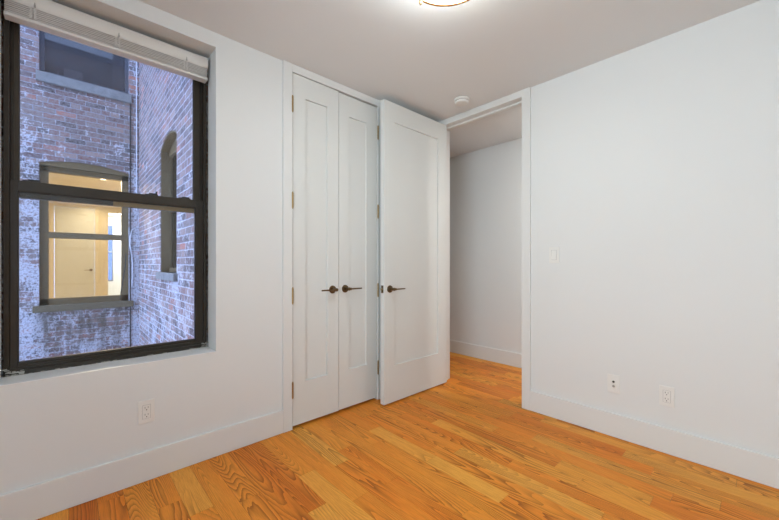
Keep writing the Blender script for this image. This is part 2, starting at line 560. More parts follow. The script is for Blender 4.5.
# boards measured row by row: (x where the board ends, tone 0 dark .. 1 pale)
ROWS = {
    6: [(-2.4, .5), (-1.45, .45), (-1.0, .9), (0.2, .4)],
    5: [(-2.2, .6), (-1.07, .40), (-0.1, .85), (0.8, .7)],
    4: [(-2.0, .5), (-1.25, .55), (-0.559, .12), (0.35, .92), (1.1, .5)],
    3: [(-2.3, .4), (-1.3, .6), (-0.407, .36), (0.4, .62), (1.2, .8)],
    2: [(-2.1, .5), (-0.999, .36), (-0.14, .88), (0.6, .40)],
    1: [(-1.9, .6), (-1.216, .72), (-0.30, .42), (0.5, .38)],
    0: [(-2.2, .4), (-1.75, .35), (-0.777, .10), (-0.360, .74), (0.5, .18)],
    -1: [(-2.2, .45), (-1.568, .38), (-0.636, .76), (0.2, .70)],
    -2: [(-1.8, .40), (-0.960, .26), (-0.1, .34), (0.8, .6)],
    -3: [(-2.0, .45), (-1.233, .42), (-0.484, .97), (0.4, .55)],
    -4: [(-1.95, .50), (-1.35, .36), (-0.2, .52), (0.6, .4)],
    -5: [(-1.773, .28), (-1.281, .84), (-0.834, .90), (-0.1, .34), (0.8, .7)],
    -6: [(-1.62, .55), (-0.6, .50), (0.5, .45)],
    -7: [(-1.95, .42), (-0.9, .56), (0.3, .50)],
    -8: [(-1.704, .62), (-1.288, .34), (-0.7, .22), (0.3, .5)],
    -9: [(-1.587, .90), (-0.95, .34), (0.2, .5)],
    -10: [(-1.3, .52), (-0.4, .45), (0.6, .6)],
    -11: [(-1.638, .52), (-0.9, .84), (0.3, .5)],
    -12: [(-1.372, .08), (-0.8, .86), (0.3, .4)],
    -13: [(-1.15, .16), (-0.3, .5)],
    -14: [(-1.646, .46), (-1.0, .40), (0.1, .6)],
    -15: [(-1.30, .50), (-0.4, .7)],
    -16: [(-1.70, .84), (-1.1, .45)],
    -17: [(-1.85, .40), (-1.2, .42)],
    -18: [(-1.75, .55), (-1.1, .6)],
}
build_floor()

# --- ceiling
mb = MB().box(XL-0.4, XR+0.13, YF-0.13, HALL_Y+0.1, H, H+0.12)
mb.box(-3.7, XL-0.4, YB, HALL_Y+0.1, H, H+0.12)
mb.box(XR+0.13, 1.9, YB, HALL_Y+0.1, H, H+0.12)
tag(mb.build('ceiling', M['ceiling']), 'smooth white painted ceiling of the room and hall', 'ceiling', kind='structure')

# --- left wall with window and closet openings
mb = MB()
wall_cols(mb, 'y', YF-0.13, YB+WT, 0, H, XL, XL-0.152,
          [(WIN[0], WIN[1], WIN[2], WIN[3], 0), (CL[0], CL[1], 0.0, CL[2], 0)])
tag(mb.build('wall_left', M['wall']), 'white painted wall holding the window and the closet doors', 'wall', kind='structure')

# --- back wall with the doorway
mb = MB()
wall_cols(mb, 'x', XL, XR+0.13, 0, H, YB, YB+WT, [(DO[0]-0.012, DO[1]+0.012, 0.0, DO[2]+0.012, 0)])
tag(mb.build('wall_back', M['wall']), 'plain white wall with the doorway, switch and two wall plates', 'wall', kind='structure')
mb = MB()
wall_cols(mb, 'y', YF-0.13, YB, 0, H, XR, XR+0.13, [(-1.45, -0.62, 0.62, 2.32, 0)])
tag(mb.build('wall_right', M['wall']), 'white wall on the side across from the brick view', 'wall', kind='structure')
mb = MB()
wall_cols(mb, 'x', XL, XR, 0, H, YF-0.13, YF, [(-0.80, 0.80, 0.62, 2.32, 0)])
tag(mb.build('wall_front', M['wall']), 'white wall facing the doorway wall', 'wall', kind='structure')
def fill_window(name, axis, pos, a0, a1, z0, z1, label):  # made-up windows behind the camera, added to let the fill lamps in
    def bx(mb, u0, u1, w0, w1, d0, d1):
        return mb.box(u0, u1, pos+d0, pos+d1, w0, w1) if axis == 'x' else mb.box(pos+d0, pos+d1, u0, u1, w0, w1)
    t = thing(name, ((a0+a1)/2, pos, z0) if axis == 'x' else (pos, (a0+a1)/2, z0), label, 'window', kind='structure')
    f = MB(); zm = (z0+z1)/2
    bx(f, a0, a0+0.04, z0, z1, 0, .05); bx(f, a1-0.04, a1, z0, z1, 0, .05)
    bx(f, a0+.04, a1-.04, z0, z0+.05, 0, .05); bx(f, a0+.04, a1-.04, z1-.05, z1, 0, .05); bx(f, a0+.04, a1-.04, zm-.02, zm+.02, 0, .05)
    f.build('window_frame', M['sash'], t)
    g = MB(); bx(g, a0+.04, a1-.04, z0+.05, zm-.02, .02, .024); bx(g, a0+.04, a1-.04, zm+.02, z1-.05, .02, .024)
    g.build('pane', M['glass'], t)
fill_window('fill_window_front', 'x', YF-0.11, -0.80, 0.80, 0.62, 2.32, 'made-up dark framed window letting fill light in through the wall facing the doorway')
fill_window('fill_window_side', 'y', XR+0.06, -1.45, -0.62, 0.62, 2.32, 'made-up dark framed window letting fill light in through the wall opposite the brick view')

tag(MB().box(XL, XR+1.5, YF-1.45, YF-1.25, -1.0, 6.5).build('sky_blocker_front', M['wall']), 'pale unseen wall added beyond the made-up front window to block blue sky', 'wall', kind='structure')  # added out of view to keep blue sky off the front window
tag(MB().box(XR+1.3, XR+1.5, YF-1.25, YB-0.2, -1.0, 6.5).build('sky_blocker_right', M['wall']), 'pale unseen wall added beyond the made-up side window to block blue sky', 'wall', kind='structure')  # added out of view to keep blue sky off the side window
# --- hall
tag(MB().box(-3.7, 1.9, HALL_Y, HALL_Y+0.1, 0, H).build('wall_hall', M['wall']), 'white hall wall seen through the open doorway', 'wall', kind='structure')
mb = MB().box(-3.8, -3.7, YB, HALL_Y+0.1, 0, H)
mb.box(-3.7, XL-0.152, YB, YB+WT, 0, H)
tag(mb.build('wall_hall_end', M['wall']), 'white end wall of the hall beyond the doorway', 'wall', kind='structure')
mb = MB().box(1.9, 2.0, YB, HALL_Y+0.1, 0, H)
mb.box(XR+0.13, 1.9, YB, YB+WT, 0, H)
tag(mb.build('wall_hall_far_end', M['wall']), 'white wall closing the other end of the hall', 'wall', kind='structure')

# --- closet interior
mb = MB().box(XL-0.60, XL-0.64, 1.0, 1.95, 0, H).box(XL-0.152, XL-0.60, 0.96, 1.0, 0, H).box(XL-0.152, XL-0.60, 1.95, 1.99, 0, H)
mb.box(XL-0.152, XL-0.64, 0.96, 1.99, H, H+0.05).box(XL-0.152, XL-0.64, 0.96, 1.99, -0.05, 0)
tag(mb.build('wall_closet', M['dark']), 'plain inside walls of the closet', 'wall', kind='structure')

# --- baseboards (with a slim cap)
def baseboard(name, runs, label):
    mb = MB()
    for (x0, x1, y0, y1) in runs:
        mb.box(x0, x1, y0, y1, 0.001, 0.150)
    return tag(mb.build(name, M['trim'], bevel=0.003), label, 'baseboard', kind='structure')
BT = 0.015
baseboard('baseboard_left', [(XL, XL+BT, YF, 1.030)], 'tall white baseboard under the window wall')
baseboard('baseboard_left_corner', [(XL, XL+BT, 1.908, YB)], 'short white baseboard behind the open door')
baseboard('baseboard_back', [(-1.197, XR, YB-BT, YB)], 'tall white baseboard under the light switch wall')
baseboard('baseboard_right', [(XR-BT, XR, YF+BT, YB-BT)], 'white baseboard along the wall across from the window')
baseboard('baseboard_front', [(XL+BT, XR-BT, YF, YF+BT)], 'white baseboard on the wall facing the doorway')
baseboard('baseboard_hall', [(-3.7, 1.9, HALL_Y-BT, HALL_Y)], 'white baseboard on the hall wall beyond the doorway')

# --- closet casing (trim_1)
mb = MB()
cx0, cx1 = XL, XL+0.016
mb.box(cx0, cx1, 1.030, CL[0], 0.001, H-0.001)
mb.box(cx0, cx1, CL[1], 1.906, 0.001, H-0.001)
mb.box(cx0, cx1, CL[0], CL[1], CL[2], H-0.001)
tag(mb.build('trim_1', M['trim'], bevel=0.0015), 'flat white casing around the closet doors', 'door casing', kind='structure')
# --- doorway lining and casing (trim_2)
mb = MB()
JD = YB + WT
mb.box(DO[0]-0.012, DO[0], YB, JD, 0.001, DO[2])
mb.box(DO[1], DO[1]+0.012, YB, JD, 0.001, DO[2])
mb.box(DO[0]-0.012, DO[1]+0.012, YB, JD, DO[2], DO[2]+0.012)
# stops
mb.box(DO[0], DO[0]+0.011, YB+0.046, YB+0.085, 0.001, DO[2]-0.011)
mb.box(DO[1]-0.011, DO[1], YB+0.046, YB+0.085, 0.001, DO[2]-0.011)
mb.box(DO[0], DO[1], YB+0.046, YB+0.085, DO[2]-0.014, DO[2])
# room-side casing
mb.box(DO[1], -1.197, YB-0.016, YB, 0.001, H-0.001)
mb.box(-2.118, DO[0], YB-0.016, YB, 0.001, H-0.001)
mb.box(DO[0], DO[1], YB-0.016, YB, DO[2], H-0.001)
tag(mb.build('trim_2', M['trim'], bevel=0.0015), 'white jamb and casing around the open doorway', 'door casing', kind='structure')

# ================================================================== DOORS
def door_leaf(root, face_x, dirx, thick, y0, y1, z0, z1, py0, py1, pz0, pz1):
    """a one-panel leaf in a plane of constant x; face_x is the room face, dirx = +1 if the room is towards +x"""
    b = face_x - dirx*thick
    mb = MB()
    mb.box(face_x, b, y0, py0, z0, z1).box(face_x, b, py1, y1, z0, z1)
    mb.box(face_x, b, py0, py1, z0, pz0).box(face_x, b, py0, py1, pz1, z1)
    mb.build('leaf', M['door'], root)
    d = 0.012
    P = MB()
    fx = face_x - dirx*d
    P.box(fx, b + dirx*d, py0, py1, pz0, pz1)
    P.build('panel', M['door'], root)

def lever(root, x, y, z, dirx, diry):
    """round rosette on the face at x, straight lever running along diry"""
    h = MB()
    h.lathe([(0.0285, 0.0), (0.029, dirx*0.003), (0.027, dirx*0.007), (0.020, dirx*0.0095), (0.012, dirx*0.0105)], (x, y, z), 40, 'x')
    ro = h.build('door_handle', M['bronze'], root, smooth=True)
    n = MB()
    n.sweep([(x+dirx*0.008, y, z), (x+dirx*0.030, y, z), (x+dirx*0.040, y, z), (x+dirx*0.056, y, z)], [0.0105, 0.0105, 0.012, 0.012], 20)
    n.build('neck', M['bronze'], ro, smooth=True)
    l = MB()
    xx = x + dirx*0.050
    l.sweep([(xx, y-diry*0.010, z), (xx, y+diry*0.02, z), (xx, y+diry*0.024, z), (xx, y+diry*0.118, z), (xx, y+diry*0.120, z)],
            [0.0095, 0.0095, 0.0058, 0.0052, 0.004], 16)
    l.build('lever', M['bronze'], ro, smooth=True)
    return ro

def hinge(root, x, y, z, leaf_dir=0):
    mb = MB()
    mb.sweep([(x, y, z-0.050), (x, y, z+0.050)], 0.0062, 14)
    for k in (-0.030, -0.010, 0.010, 0.030):
        mb.sweep([(x, y, z+k-0.0006), (x, y, z+k+0.0006)], 0.0066, 14)
    mb.lathe([(0.0030, 0), (0.0048, 0.002), (0.004, 0.006), (0.001, 0.008)], (x, y, z+0.050), 12)
    mb.lathe([(0.001, -0.008), (0.004, -0.006), (0.0048, -0.002), (0.0030, 0)], (x, y, z-0.050), 12)
    return mb.build('hinge', M['hinge'], root, smooth=True)

HZ = (2.155, 1.518, 0.886, 0.262)
FX = XL + 0.008
t = thing('door_1', (FX, 1.28, 0.02), 'white one-panel closet door next to the window wall baseboard, hinged on its window side', 'door', kind='structure')
door_leaf(t, FX, 1, 0.035, CL[0]+0.005, 1.4640, 0.020, CL[2]-0.004, 1.194, 1.368, 0.302, 2.220)
lever(t, FX, 1.4115, 0.912, 1, -1)
for z in HZ: hinge(t, FX+0.008, CL[0]+0.001, z)
t = thing('door_2', (FX, 1.655, 0.02), 'white one-panel closet door partly behind the open door', 'door', kind='structure')
FX2 = FX - 0.006
door_leaf(t, FX2, 1, 0.035, 1.4710, CL[1]-0.005, 0.020, CL[2]-0.008, 1.566, 1.732, 0.302, 2.207)
lever(t, FX2, 1.5265, 0.912, 1, 1)
for z in HZ: hinge(t, FX+0.008, CL[1]-0.001, z)

EX = -1.990
t = thing('door_3', (EX, 2.17, 0.012), 'white one-panel room door standing open against the closet wall', 'door', kind='structure')
door_leaf(t, EX, 1, 0.042, 1.787, 2.560, 0.012, 2.385-0.022, 1.897, 2.438, 0.297, 2.212)
lever(t, EX, 1.846, 0.901, 1, 1)
lever(t, EX-0.042, 1.846, 0.901, -1, 1)
mb = MB().box(EX-0.033, EX-0.009, 1.7858, 1.790, 0.872, 0.930)
la = mb.build('latch_plate', M['bronze'], t)
MB().lathe([(0.008, -0.009), (0.0085, -0.004), (0.0085, 0.0)], (EX-0.021, 1.7858, 0.901), 16, 'y').build('latch_bolt', M['hinge'], la, smooth=True)
for z in (2.14, 1.40, 0.26): hinge(t, EX-0.048, 2.5475-0.002+0.004, z)

# ================================================================== WINDOW
W0, W1 = WIN[0]+0.006, WIN[1]-0.008
t = thing('window_1', (-2.34, 0.2, 0.6), 'dark bronze double-hung window looking onto brick walls', 'window', kind='structure')
xi, xo = -2.291, -2.385
mb = MB()
mb.box(xi, xo, W0, W0+0.018, WIN[2], WIN[3]).box(xi, xo, W1-0.016, W1, WIN[2], WIN[3])
mb.box(xi, xo, W0, W1, WIN[3]-0.03, WIN[3])
mb.box(xi+0.004, xo, W0+0.018, W1-0.016, WIN[2]+0.002, WIN[2]+0.024)
mb.box(xi-0.004, xi-0.014, W0+0.018, W1-0.016, WIN[2]+0.024, WIN[2]+0.036)
mb.box(xi-0.036, xi-0.044, W0+0.018, W0+0.030, WIN[2]+0.024, WIN[3]-0.03).box(xi-0.036, xi-0.044, W1-0.028, W1-0.016, WIN[2]+0.024, WIN[3]-0.03)
mb.build('window_frame', M['sash'], t, bevel=0.0015)
MB().box(XL-0.0005, xi+0.0005, WIN[0]+0.0005, WIN[1]-0.0005, WIN[2]-0.004, WIN[2]+0.002).build('window_sill', M['sillpaint'], t, bevel=0.001)
# lower sash (inner track)
sy0, sy1 = W0+0.0185, W1-0.0165
gy0, gy1 = -0.163, 0.563
def sash(name, xa, xb, z0, z1, rb, rt, mat):
    mb = MB()
    mb.box(xa, xb, sy0, gy0, z0, z1).box(xa, xb, gy1, sy1, z0, z1)
    mb.box(xa, xb, gy0, gy1, z0, z0+rb).box(xa, xb, gy0, gy1, z1-rt, z1)
    # glazing bead step
    xm = xa-0.005
    s = mb.build(name, mat, t, bevel=0.0015)
    bead = MB()
    b = 0.004
    bead.box(xm, xb, gy0, gy0+b, z0+rb, z1-rt).box(xm, xb, gy1-b, gy1, z0+rb, z1-rt)
    bead.box(xm, xb, gy0, gy1, z0+rb, z0+rb+b).box(xm, xb, gy0, gy1, z1-rt-b, z1-rt)
    bead.build('glazing_bead', mat, s)
    g = MB().box((xa+xb)/2-0.0015, (xa+xb)/2+0.0015, gy0, gy1, z0+rb, z1-rt)
    g.build('pane', M['glass'], s)
    return s
ls = sash('lower_sash', -2.299, -2.325, 0.622, 1.477, 0.026, 0.047, M['sash'])
us = sash('upper_sash', -2.337, -2.362, 1.404, 2.30, 0.05, 0.045, M['sash_out'])
MB().box(-2.334, -2.3372, 0.18, 0.60, 1.404, 1.428).build('warm_lit_strip', M['tan_strip'], us)['label'] = 'tan strip along the sash foot'  # warm light on part of the rail painted as a tan strip
# finger lift and sash locks
mb = MB().box(-2.291, -2.2995, -0.13, 0.53, 0.632, 0.637)
mb.build('lift_rail', M['sash'], ls)
for yy in (-0.118, 0.345, 0.505):
    L = MB().box(-2.302, -2.323, yy-0.030, yy+0.030, 1.477, 1.482).box(-2.306, -2.318, yy-0.012, yy+0.026, 1.482, 1.489)
    if yy > 0.3 and yy < 0.4: L.box(-2.304, -2.314, yy+0.018, yy+0.026, 1.489, 1.500)
    L.build('sash_lock', M['cable_black'], ls, bevel=0.001)
# chipped caulk round the frame foot
rng = random.Random(3)
mb = MB()
for k in range(70):
    side = rng.random()
    if side < 0.2: y = W1 - rng.random()*0.035
    elif side < 0.45: y = W0 + rng.random()*0.06
    else: y = W0 + rng.random()*(W1-W0)
    s = rng.uniform(0.0015, 0.0045)
    zz = WIN[2] + 0.002 + (rng.random()*0.03 if side < 0.45 else 0)
    x = xi + rng.random()*0.006
    mb.box(x, x+s*1.2, y-s*2, y+s*2, zz, zz+s)
mb.build('caulk_line', M['caulk'], t)

# ---- blind pulled up
BX0, BX1 = -2.232, -2.284
BYa, BYb = -0.204, 0.611
t = thing('window_blind', ((BX0+BX1)/2, 0.2, 2.176), 'white slatted blind raised to the top of the window', 'blind')
prof = []
for k in range(13):
    a = PI/2 * (1 - k/6)      # from top round the front to the bottom
    prof.append((BX0 - 0.010 + 0.010*math.cos(a), 2.281 + 0.032*math.sin(a)))
prof += [(BX0-0.016, 2.249), (BX0-0.016, 2.313)]
MB().prism([(p[0], p[1]) for p in prof], 'y', BYa, BYb).build('valance', M['blind'], t, smooth=True)
MB().box(BX0-0.017, BX1, BYa+0.008, BYb-0.008, 2.262, 2.312).build('headrail', M['blind'], t, bevel=0.001)
mb = MB()
for k in range(7):
    z = 2.197 + k*0.0082
    j = rng.uniform(-0.0012, 0.0012)
    mb.prism([(BX0-0.004+j, z), (BX0-0.003+j, z+0.0034), (BX0-0.028+j, z+0.0052), (BX1+j, z+0.0030), (BX1+j, z), (BX0-0.028+j, z+0.0026)], 'y', BYa+0.006, BYb-0.004)
mb.build('slat_stack', M['blind'], t)
mb = MB().prism([(BX0-0.001, 2.178), (BX0+0.001, 2.181), (BX0+0.001, 2.190), (BX0-0.002, 2.193), (BX1, 2.193), (BX1, 2.178)], 'y', BYa+0.004, BYb-0.002)
mb.build('bottom_rail', M['blind'], t, bevel=0.0015)
for y in (-0.105, 0.195, 0.500):
    c = MB().box(BX0+0.0005, BX0-0.006, y-0.0035, y+0.0035, 2.246, 2.262).box(BX0-0.0005, BX0-0.012, y-0.002, y+0.002, 2.262, 2.272)
    c.build('valance_clip', M['screw'], t)
    c = MB()
    for k in range(9):
        for dy in (-0.009, 0.004):
            z = 2.196 + k*0.0060
            c.box(BX0+0.001, BX0-0.006, y-0.008+dy+rng.uniform(-.003, .003), y+0.001+dy, z, z+0.004)
    c.build('ladder_cord', M['blind'], t)

# ================================================================== WALL PLATES
def P3(wall, a, d, z):
    """point on a wall: a along it, d out of it"""
    return (XL+d, a, z) if wall == 'L' else (a, YB-d, z)
def wbox(mb, wall, a0, a1, d0, d1, z0, z1):
    p, q = P3(wall, a0, d0, z0), P3(wall, a1, d1, z1)
    return mb.box(p[0], q[0], p[1], q[1], p[2], q[2])
def screw(par, wall, a, z, d):
    c = P3(wall, a, d, z)
    sg = 1 if wall == 'L' else -1
    MB().lathe([(0.0032, 0), (0.0030, sg*0.0008), (0.0015, sg*0.0012)], c, 14, 'x' if wall == 'L' else 'y').build('screw', M['plastic'], par, smooth=True)

def outlet(wall, a, z, label):
    t = thing('power_outlet', P3(wall, a, 0, z-0.0575), label, 'outlet', 'duplex outlets low on the walls')
    wbox(MB(), wall, a-0.035, a+0.035, 0, 0.006, z-0.0575, z+0.0575).build('cover_plate', M['plastic'], t, bevel=0.002)
    rc = wbox(MB(), wall, a-0.0165, a+0.0165, 0.006, 0.0085, z-0.0335, z+0.0335).build('receptacle', M['plastic'], t, bevel=0.001)
    # shadow gap round the insert
    g = MB()
    for (a0, a1, z0, z1) in ((-0.0178, -0.0168, -0.0345, 0.0345), (0.0168, 0.0178, -0.0345, 0.0345), (-0.0178, 0.0178, 0.0338, 0.0348), (-0.0178, 0.0178, -0.0348, -0.0338)):
        wbox(g, wall, a+a0, a+a1, 0.0058, 0.0063, z+z0, z+z1)
    g.build('seam', M['shade_grey'], t)
    for zc in (0.0175, -0.0175):
        s = MB()
        wbox(s, wall, a-0.0075, a-0.0055, 0.0083, 0.0088, z+zc, z+zc+0.009)
        wbox(s, wall, a+0.0055, a+0.0075, 0.0083, 0.0088, z+zc+0.001, z+zc+0.008)
        sg = 1 if wall == 'L' else -1
        s.lathe([(0.0026, 0), (0.0026, sg*0.0005)], P3(wall, a, 0.0083, z+zc-0.007), 14, 'x' if wall == 'L' else 'y')
        s.build('socket', M['slot'], rc)
    screw(t, wall, a, z+0.048, 0.006); screw(t, wall, a, z-0.048, 0.006)
    return t
outlet('L', 0.297, 0.349, 'white outlet under the window, alone on the closet wall')
outlet('B', -0.390, 0.330, 'white power outlet farther from the doorway, past the cable plate')

t = thing('cable_plate', P3('B', -0.6576, 0, 0.335-0.0575), 'white wall plate with two round cable jacks, nearest the doorway', 'wall plate')
a, z = -0.6576, 0.335
wbox(MB(), 'B', a-0.035, a+0.035, 0, 0.006, z-0.0575, z+0.0575).build('cover_plate', M['plastic'], t, bevel=0.002)
MB().lathe([(0.0068, 0), (0.0068, -0.003), (0.0045, -0.003), (0.0045, -0.009)], P3('B', a, 0.006, z+0.014), 18, 'y').build('coax_jack', M['slot'], t, smooth=True)
MB().lathe([(0.0072, 0), (0.0072, -0.003), (0.0045, -0.003), (0.0045, -0.009)], P3('B', a, 0.006, z-0.014), 18, 'y').build('coax_jack', M['screw'], t, smooth=True)
screw(t, 'B', a, z+0.048, 0.006); screw(t, 'B', a, z-0.048, 0.006)

t = thing('light_switch', P3('B', -1.0265, 0, 1.16-0.0575), 'white rocker light switch on the wall beside the doorway', 'switch')
a, z = -1.0265, 1.160
wbox(MB(), 'B', a-0.035, a+0.035, 0, 0.006, z-0.0575, z+0.0575).build('cover_plate', M['plastic'], t, bevel=0.002)
g = MB()
for (a0, a1, z0, z1) in ((-0.0178, -0.0168, -0.0345, 0.0345), (0.0168, 0.0178, -0.0345, 0.0345), (-0.0178, 0.0178, 0.0338, 0.0348), (-0.0178, 0.0178, -0.0348, -0.0338)):
    wbox(g, 'B', a+a0, a+a1, 0.0058, 0.0063, z+z0, z+z1)
g.build('seam', M['shade_grey'], t)
mb = MB()
mb.prism([(YB-0.006, z-0.033), (YB-0.0125, z-0.033), (YB-0.0085, z+0.002), (YB-0.0075, z+0.033), (YB-0.006, z+0.033)], 'x', a-0.0165, a+0.0165)
mb.build('rocker', M['plastic'], t, bevel=0.0008)
screw(t, 'B', a, z+0.048, 0.006); screw(t, 'B', a, z-0.048, 0.006)

# ================================================================== CEILING FIXTURES
LX, LY = -0.903, 1.185
t = thing('ceiling_light', (LX, LY, H), 'round flush ceiling light with opal glass and brass rim', 'ceiling light')
MB().lathe([(0.182, 0.0), (0.186, -0.004), (0.186, -0.030), (0.178, -0.034)], (LX, LY, H), 64).build('base_plate', M['brass'], t, smooth=True)
pr = [(0.165, -0.032), (0.172, -0.036), (0.176, -0.046), (0.178, -0.090)]
for k in range(1, 9):
    a = PI/2*k/8
    pr.append((0.178*math.cos(a) if k < 8 else 0.004, -0.090 - 0.010*math.sin(a)))
MB().lathe(pr, (LX, LY, H), 64).build('glass_shade', M['diffuser'], t, smooth=True)
ring = MB()
sg = 72
ring.sweep([(LX+0.1835*math.cos(2*PI*k/sg), LY+0.1835*math.sin(2*PI*k/sg), H-0.097) for k in range(sg+1)], 0.0062, 10, caps=False)
ring.build('rim', M['brass'], t, smooth=True)
for deg in (173, 53, 293):
    a = math.radians(deg)
    r = 0.190
    px, py = LX+r*math.cos(a), LY+r*math.sin(a)
    c = MB()
    c.sweep([(px, py, H-0.002), (px, py, H-0.10)], 0.0036, 10)
    c.lathe([(0.0030, 0.0), (0.0075, -0.004), (0.0080, -0.012), (0.0055, -0.020), (0.0020, -0.024)], (px, py, H-0.094), 18)
    c.build('clip', M['brass'], t, smooth=True)

SX, SY = -1.667, 2.338
t = thing('smoke_detector', (SX, SY, H), 'small round white smoke detector on the ceiling before the doorway', 'smoke detector')
MB().lathe([(0.064, 0.0), (0.065, -0.004), (0.064, -0.012), (0.060, -0.014)], (SX, SY, H), 48).build('base', M['plastic'], t, smooth=True)
MB().lathe([(0.054, -0.014), (0.055, -0.024), (0.050, -0.032), (0.036, -0.036), (0.006, -0.037)], (SX, SY, H), 48).build('cap', M['plastic'], t, smooth=True)
MB().lathe([(0.050, -0.0135), (0.0545, -0.0138), (0.0545, -0.0165), (0.050, -0.017)], (SX, SY, H), 48).build('vent_ring', M['shade_grey'], t, smooth=True)
MB().lathe([(0.008, -0.0365), (0.008, -0.039), (0.006, -0.0395)], (SX+0.02, SY-0.02, H), 16).build('test_button', M['plastic'], t, smooth=True)

def downlight(x, y, zc, mat, label, power, color, group=None):
    t = thing('recessed_light', (x, y, zc), label, 'ceiling light', group)
    MB().lathe([(0.050, 0.0), (0.068, -0.001), (0.068, -0.005), (0.052, -0.006)], (x, y, zc), 32).build('trim_ring', M['plastic'], t, smooth=True)
    MB().lathe([(0.050, -0.004), (0.050, -0.0065), (0.01, -0.007)], (x, y, zc), 32).build('lens', mat, t, smooth=True)
    ld = bpy.data.lights.new('recessed_lamp', 'AREA')
    ld.shape = 'DISK'; ld.size = 0.10; ld.energy = power; ld.color = color
    lo = bpy.data.objects.new('recessed_lamp', ld)
    col.objects.link(lo); lo.parent = t; lo.location = (0, 0, -0.012)
    return t
downlight(-0.55, 3.03, H, M['halllight'], 'recessed hall light behind the doorway wall', HALL_POWER, (1, .97, .94))

# ================================================================== OUTSIDE: brick airshaft
XO = -6.5
NW = (-0.266, 0.688, 0.455, 2.44, 0.065)      # lower opening (y0,y1,z0,z1,rise)
UW = (-0.266, 0.688, 3.50, 5.30, 0.065)
t = thing('brick_building', (XO, 0, -3.0), 'weathered brick building facing the window, with arched windows', 'building')
mb = MB()
wall_cols(mb, 'y', -3.5, 1.4, -3.0, 6.3, XO, XO-0.30, [NW, UW])
mb.build('wall', M['brick_far'], t)
def far_window(o, z_bot, frame_mat, glass, rail_z, fw=0.085):
    y0, y1, z0, z1, rise = o
    f = MB()
    xa, xb = XO-0.055, XO-0.14
    zb = z_bot
    f.box(xa, xb, y0, y0+fw+0.003, zb, z1).box(xa, xb, y1-fw+0.003, y1, zb, z1)
    n = 16
    for k in range(n):        # arched head down to a straight bottom edge
        a = y0+(y1-y0)*k/n; b = y0+(y1-y0)*(k+1)/n
        ua = (a-(y0+y1)/2)/((y1-y0)/2); ub = (b-(y0+y1)/2)/((y1-y0)/2)
        f.prism([(a, z1-0.10), (b, z1-0.10), (b, z1+rise*(1-ub*ub)), (a, z1+rise*(1-ua*ua))], 'x', xa, xb)
        f.prism([(a, z1-0.03), (b, z1-0.03), (b, z1+rise*(1-ub*ub)), (a, z1+rise*(1-ua*ua))], 'x', XO-0.01, xa)
    f.box(xa, xb, y0, y1, zb, zb+fw)
    f.box(xa+0.01, xb, y0+fw+0.003, y1-fw+0.003, rail_z-0.04, rail_z+0.04)
    w = f.build('window', frame_mat, t)
    g = MB().box(xa-0.04, xa-0.043, y0+fw+0.003, y1-fw+0.003, zb+fw, z1-0.10)
    g.build('pane', glass, w)
far_window(NW, 0.54, M['oldwood'], M['glass'], 1.485)
far_window(UW, 3.63, M['darkframe'], M['glass_hazed'], 4.55, 0.045)
mb = MB().box(XO+0.05, XO-0.2, NW[0]-0.06, NW[1]+0.05, 0.455, 0.54).build('sill', M['mossy'], t, bevel=0.006)
mb = MB().box(XO+0.04, XO-0.2, UW[0]-0.03, UW[1]+0.03, 3.50, 3.63).build('sill', M['stone'], t, bevel=0.006)

# the side wing
YS = 0.81
SW = (-4.84, -4.02, 1.0, 2.42, 0.10)
t = thing('brick_wing', (-4.5, YS, -3.0), 'brick side wall meeting the far building, with one arched window', 'building')
mb = MB()
wall_cols(mb, 'x', XO, XL-0.37, -3.0, 6.8, YS, YS+0.3, [SW])
mb.build('wall', M['brick_side'], t)
f = MB()
ya, yb = YS+0.085, YS+0.15
f.box(SW[0], SW[0]+0.022, YS+0.006, yb, SW[2], SW[3]).box(SW[1]-0.022, SW[1], YS+0.006, yb, SW[2], SW[3])
for k in range(14):
    a = SW[0]+(SW[1]-SW[0])*k/14; b = SW[0]+(SW[1]-SW[0])*(k+1)/14
    ua = (a-(SW[0]+SW[1])/2)/((SW[1]-SW[0])/2); ub = (b-(SW[0]+SW[1])/2)/((SW[1]-SW[0])/2)
    ha, hb = SW[3]+SW[4]*(1-ua*ua), SW[3]+SW[4]*(1-ub*ub)
    f.prism([(a, SW[3]-0.06), (b, SW[3]-0.06), (b, hb), (a, ha)], 'y', ya, yb)
    f.prism([(a, ha-0.02), (b, hb-0.02), (b, hb), (a, ha)], 'y', YS+0.006, ya)
f.box(SW[0], SW[1], ya, yb, SW[2], SW[2]+0.05).box(SW[0]+0.022, SW[1]-0.022, ya, yb, 1.70, 1.74)
w = f.build('window', M['oldwood'], t)
MB().box(SW[0]+0.022, SW[1]-0.022, ya+0.02, ya+0.023, SW[2]+0.05, SW[3]-0.06).build('pane', M['glass'], w)
MB().box(SW[0]+0.022, SW[1]-0.022, ya+0.03, ya+0.04, SW[2]+0.03, SW[3]-0.03).build('roller_shade', M['shade_pale'], w)
MB().box(SW[0]-0.05, SW[1]+0.05, YS-0.04, YS+0.2, SW[2]-0.08, SW[2]).build('sill', M['stone'], t, bevel=0.006)

# own building's outside skin around the window
mb = MB()
wall_cols(mb, 'y', -3.5, YS, -3.0, 0.0, XL-0.27, XL-0.37, [])
wall_cols(mb, 'y', -3.5, YS, 0.0, H, XL-0.20, XL-0.37, [(W0+0.012, W1-0.010, WIN[2]-0.01, WIN[3], 0)])
wall_cols(mb, 'y', -3.5, YS, H, 6.0, XL-0.27, XL-0.37, [])
tag(mb.build('wall_outer', M['brick_far']), 'brick outer face of the room wall around the window', 'wall', kind='structure')
tag(MB().box(XO-0.3, XL-0.37, -3.6, YS+0.3, -3.1, -3.0).build('courtyard_floor', M['mossy']), 'dark paved bottom of the airshaft', 'ground', kind='structure')

